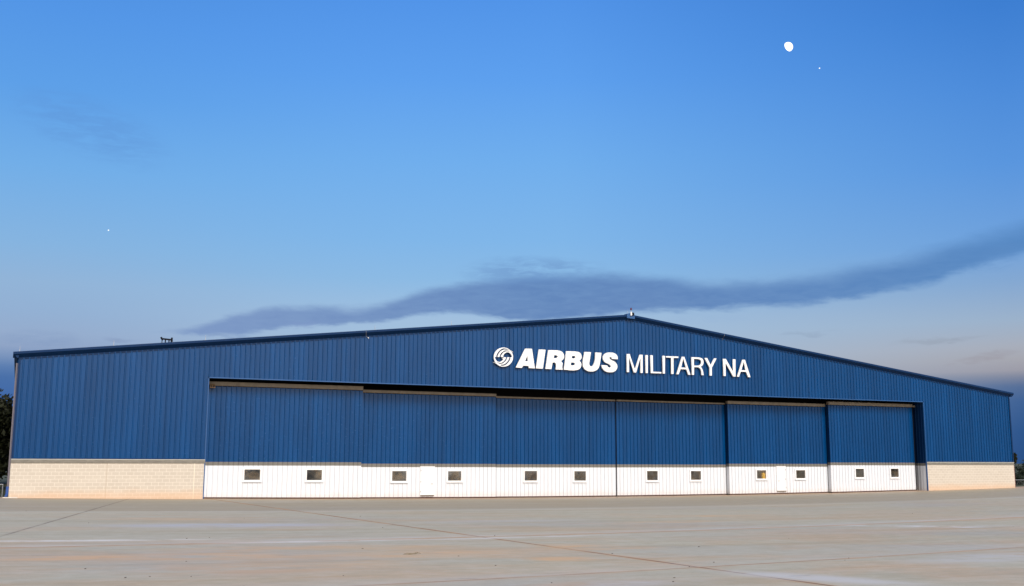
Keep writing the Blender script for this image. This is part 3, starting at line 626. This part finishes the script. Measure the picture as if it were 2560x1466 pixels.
# ================================================================== trees
def tree(name,loc,height,rx,ry,base,nleaf,lsize,label,cat,mat,seed,trunk_r=0.2,clumps=26,group=None):
    rnd=random.Random(seed); T=empty(name,loc); tag(T,label,cat,group)
    mb=MB(); ctr=[]
    top=height*0.82
    pts=[(0,0,-0.15)]; x=y=0
    for k in range(1,6):
        x+=rnd.uniform(-0.06,0.06)*height*0.2; y+=rnd.uniform(-0.06,0.06)*height*0.2; pts.append((x,y,top*k/5))
    mb.tube(pts,[trunk_r*(1-0.16*k) for k in range(6)],8)
    for k in range(clumps):
        while True:
            a=rnd.uniform(0,2*math.pi); rr=math.sqrt(rnd.random()); zz=rnd.uniform(-1,1)
            if rr*rr+zz*zz<1: break
        zc=base+(height-base)*(0.5+0.5*zz)
        wide=1.0-0.25*max(0,zz)
        c=Vector((rx*rr*math.cos(a)*wide,ry*rr*math.sin(a)*wide,zc)); ctr.append(c)
        if k%2==0:
            h=max(0.15*height,min(zc*0.7,top)); s=Vector((0,0,h)); mid=(s+c)/2+Vector((0,0,0.04*height))
            mb.tube([tuple(s),tuple(mid),tuple(c)],[trunk_r*0.38,trunk_r*0.22,trunk_r*0.06],5)
    mb.build('trunk',M['bark'],T,True)
    lf=MB(); cr=0.33*(rx+ry)/2
    for k in range(nleaf):
        c=ctr[k%len(ctr)]
        p=c+Vector((rnd.gauss(0,1)*cr*0.62,rnd.gauss(0,1)*cr*0.62,rnd.gauss(0,1)*cr*0.5))
        if p.z<0.1: continue
        n=Vector((rnd.gauss(0,1),rnd.gauss(0,1),rnd.gauss(0,1)+0.4)).normalized()
        u=n.orthogonal().normalized(); an=rnd.uniform(0,6.28); v=n.cross(u); u2=u*math.cos(an)+v*math.sin(an); v2=n.cross(u2)
        s=lsize*rnd.uniform(0.6,1.3)
        lf.face([p-u2*s,p+v2*s*0.42,p+u2*s,p-v2*s*0.42])
    lf.build('crown',mat,T)
    return T
tree('broadleaf_tree',(-14.2,24,G(-30)),6.9,3.6,3.6,0.2,17000,0.23,'tall dark leafy tree left of the hangar just behind the fence','tree',M['leaf'],3,0.22,40)
tree('broadleaf_tree',(-15.0,44,G(-30)),7.4,4.6,4.0,0.1,17000,0.28,'dark spreading tree farther back along the left side of the hangar','tree',M['leaf'],5,0.25,40)
tree('young_tree',(XR+2.25,1.9,G(XR)-0.1),3.25,0.42,0.42,2.2,1500,0.12,'slender young tree with a small crown beside the right corner of the hangar','tree',M['leaf'],11,0.03,9)
tree('dark_shrub',(XR+15.3,11.0,G(XR)-0.1),2.6,1.45,1.2,0.1,3200,0.10,'round dark shrub at the right edge beyond the fence','shrub',M['leaf2'],13,0.06,22)
tree('dark_shrub',(XR+7.8,6.5,G(XR)-0.1),1.15,1.0,0.8,0.05,2000,0.08,'low bushy shrub behind the fence by the right downspout','shrub',M['leaf2'],17,0.04,18)
tree('weed_clump',(XL-0.72,1.9,G(XL)-0.1),0.75,0.28,0.3,0.02,500,0.07,'green weed clump by the fence at the left edge','weed',M['weed'],19,0.012,10)

# ================================================================== moon and two planets
CAM=Vector((-10.3483,-67.0396,2.4699))
def direction(az,el): az,el=R(az),R(el); return Vector((math.sin(az)*math.cos(el),math.cos(az)*math.cos(el),math.sin(el)))
def skyball(name,az,el,dist,rad,mat,squash=None):
    bm=bmesh.new(); bmesh.ops.create_uvsphere(bm,u_segments=32,v_segments=20,radius=rad)
    if squash:
        d=direction(az,el); right=Vector((d.y,-d.x,0)).normalized(); up=right.cross(d)
        ax=(right*-0.86+up*-0.5).normalized()
        for v in bm.verts:
            k=v.co.dot(ax)
            if k>0: v.co-=ax*k*squash
    me=bpy.data.meshes.new(name); bm.to_mesh(me); bm.free(); me.materials.append(mat)
    for p in me.polygons: p.use_smooth=True
    o=bpy.data.objects.new(name,me); COL.objects.link(o); o.location=CAM+direction(az,el)*dist; return o
tag(skyball('moon',39.71,21.28,6000,25.5,M['moon'],0.42),'bright white gibbous moon high in the blue sky','moon')
tag(skyball('star',41.30,20.08,6000,3.4,M['star']),'tiny white star just below and right of the moon','star')
tag(skyball('star',3.47,11.47,6000,3.4,M['star']),'tiny white star alone low in the left sky','star')

# ================================================================== sky
SUN_AZ,SUN_EL=178.0,43.0
world=bpy.data.worlds.new('World'); scene.world=world; world.use_nodes=True
t=NT(world.node_tree); t.n.clear()
out=t.new('ShaderNodeOutputWorld'); bg=t.new('ShaderNodeBackground'); t.l.new(bg.outputs[0],out.inputs[0])
tc=t.new('ShaderNodeTexCoord'); vec=tc.outputs['Generated']
sx=t.new('ShaderNodeSeparateXYZ'); t.l.new(vec,sx.inputs[0])
sky=t.new('ShaderNodeTexSky',sky_type='NISHITA'); sky.sun_disc=False; sky.sun_elevation=R(SUN_EL); sky.sun_rotation=R(SUN_AZ); sky.dust_density=2.0; sky.ozone_density=1.0
el=t.math('MULTIPLY',t.math('ARCSINE',sx.outputs[2]),180/math.pi)
az=t.math('MULTIPLY',t.math('ARCTAN2',sx.outputs[0],sx.outputs[1]),180/math.pi)
u=t.math('DIVIDE',t.math('ADD',az,4.0),60.0)
def ramp(stops):
    n=t.new('ShaderNodeValToRGB'); cr=n.color_ramp; cr.interpolation='EASE' if False else 'LINEAR'
    t.l.new(t.math('DIVIDE',el,30.0,clamp=True),n.inputs[0])
    while len(cr.elements)>1: cr.elements.remove(cr.elements[-1])
    first=True
    for e,c in stops:
        if first: k=cr.elements[0]; k.position=e/30; first=False
        else: k=cr.elements.new(e/30)
        k.color=(*lin(c),1)
    return n.outputs[0]
wob=t.noise(vec,3.0,4,0.55,stretch=(1,1,3.0))
LFT=ramp([(0,(55,92,150)),(2.9,(64,104,166)),(4.0,(74,112,168)),(4.5,(92,126,176)),(5.0,(122,148,188)),(5.5,(143,164,198)),(6.2,(149,172,205)),(7.2,(147,176,211)),(8.7,(146,180,216)),(10.6,(134,180,224)),(14.4,(114,174,232)),(18.2,(94,160,232)),(22,(84,150,230)),(30,(62,124,205))])
CTR=ramp([(0,(160,180,205)),(4,(168,188,212)),(7.5,(162,192,222)),(9.7,(140,186,228)),(11.8,(128,182,233)),(16,(112,174,237)),(20.2,(94,160,238)),(24.3,(82,148,232)),(30,(60,122,205))])
RGT=ramp([(0,(40,78,132)),(1.5,(46,86,140)),(3.0,(66,100,150)),(3.7,(88,112,152)),(4.15,(128,136,158)),(4.45,(156,156,168)),(5.0,(166,167,176)),(5.6,(168,174,187)),(6.9,(156,178,203)),(8.8,(132,168,210)),(10.7,(112,162,220)),(14.5,(90,150,222)),(18.3,(76,139,218)),(22,(62,127,210)),(30,(45,100,185))])
c=t.mix(t.rng(u,0.05,0.40,0,1,True),LFT,CTR); c=t.mix(t.rng(u,0.52,0.90,0,1),c,RGT)
# long dark cloud
def fcurve(pts):
    n=t.new('ShaderNodeFloatCurve'); mp=n.mapping; cv=mp.curves[0]
    pts=[(p[0],p[1]/16) for p in pts]
    cv.points[0].location=pts[0]; cv.points[1].location=pts[-1]
    for p in pts[1:-1]: cv.points.new(*p)
    mp.update(); t.l.new(t.math('ADD',u,0.0,clamp=True),n.inputs['Value'])
    return t.math('MULTIPLY',n.outputs[0],16.0)
ctop=fcurve([(0.0,6.3),(0.178,6.45)]+TOPC+[(1.0,13.0)]); cbot=fcurve([(0.0,7.2),(0.178,6.6)]+BOTC+[(1.0,11.8)])
cn=t.noise(vec,16,6,0.6,stretch=(1,1,3.2),dist=0.3); cn2=t.noise(vec,45,5,0.6,stretch=(1,1,4.5),dist=0.4)
en=t.math('ADD',el,t.math('ADD',t.math('MULTIPLY',t.math('SUBTRACT',cn,0.5),0.9),t.math('MULTIPLY',t.math('SUBTRACT',cn2,0.5),0.28)))
soft_t=t.rng(u,0.2,0.9,0.45,1.3); soft_b=t.rng(u,0.2,0.9,0.28,0.6)
da=t.math('DIVIDE',t.math('SUBTRACT',t.math('ADD',ctop,t.rng(u,0.2,0.4,0.30,0.42)),en),soft_t); db=t.math('DIVIDE',t.math('SUBTRACT',en,t.math('SUBTRACT',cbot,t.rng(u,0.2,0.4,0.20,0.30))),soft_b)
da=t.rng(da,0,1,0,1,True); db=t.rng(db,0,1,0,1,True)
dens=t.math('MULTIPLY',t.math('MULTIPLY',da,db),t.rng(cn2,0.3,0.65,0.86,1.0))
ccol=t.mix(t.rng(u,0.2,0.5),lin((122,149,195)),lin((94,130,184))); ccol=t.mix(t.rng(u,0.6,0.92),ccol,lin((84,134,192)))
c=t.mix(t.math('MULTIPLY',dens,0.92),c,ccol)
def wisp(uc,ec,ru,re,amt,col,tilt=0.0,nz=cn2):
    global c
    a=t.math('DIVIDE',t.math('SUBTRACT',u,uc),ru)
    e=t.math('DIVIDE',t.math('SUBTRACT',t.math('ADD',en,t.math('MULTIPLY',a,-tilt)),ec),re)
    r=t.math('ADD',t.math('MULTIPLY',a,a),t.math('MULTIPLY',e,e))
    c=t.mix(t.math('MULTIPLY',t.math('MULTIPLY',t.rng(r,0,1,1,0,True),t.rng(nz,0.33,0.58)),amt),c,lin(col))
for w in WISPS: wisp(*w)
# dusk sky of the east joined to the bright sky round the sun in the west
east=t.rng(sx.outputs[1],-0.10,0.45,0,1,True)
west=t.mix(1.0,sky.outputs[0],(WEST[0],WEST[1],WEST[2]),'MULTIPLY')
daz=t.math('SUBTRACT',t.math('WRAP',t.math('SUBTRACT',az,GLOW_AZ),180.0,-180.0),0.0)
g1=t.math('DIVIDE',daz,30.0); g2=t.math('DIVIDE',t.math('SUBTRACT',el,9.5),6.0)
gl=t.math('EXPONENT',t.math('MULTIPLY',t.math('ADD',t.math('MULTIPLY',g1,g1),t.math('MULTIPLY',g2,g2)),-1.0))
west=t.mix(1.0,west,t.mix(gl,(0.0,0.0,0.0),GLOW),'ADD')
t.l.new(t.mix(east,west,c),bg.inputs[0]); bg.inputs[1].default_value=1.0

# ================================================================== sun
sl=bpy.data.lights.new('sun','SUN'); sl.energy=SUN_E; sl.angle=R(22); sl.color=(1.0,0.955,0.90)
so=bpy.data.objects.new('sun',sl); COL.objects.link(so)
so.rotation_euler=(direction(SUN_AZ,SUN_EL)).to_track_quat('Z','Y').to_euler(); so.location=(0,-200,80)

# ================================================================== camera
cam=bpy.data.cameras.new('camera'); co=bpy.data.objects.new('camera',cam); COL.objects.link(co); scene.camera=co
yaw,pit,rol,F=0.4288,0.1566,0.0029,2672.7138
fw=Vector((math.sin(yaw)*math.cos(pit),math.cos(yaw)*math.cos(pit),math.sin(pit))); rt=Vector((math.cos(yaw),-math.sin(yaw),0)); up=rt.cross(fw)
r2=rt*math.cos(rol)+up*math.sin(rol); u2=up*math.cos(rol)-rt*math.sin(rol)
mt=Matrix((( r2.x,u2.x,-fw.x,CAM.x),(r2.y,u2.y,-fw.y,CAM.y),(r2.z,u2.z,-fw.z,CAM.z),(0,0,0,1)))
co.matrix_world=mt
cam.sensor_width=36; cam.sensor_fit='HORIZONTAL'; cam.lens=36*F/2560; cam.clip_start=0.1; cam.clip_end=20000
vs=scene.view_settings; scene.display_settings.display_device='sRGB'; vs.view_transform='Standard'; vs.look='None'; vs.exposure=0.0; vs.gamma=1.0; vs.use_curve_mapping=False
scene.cycles.max_bounces=6; scene.cycles.use_denoising=True
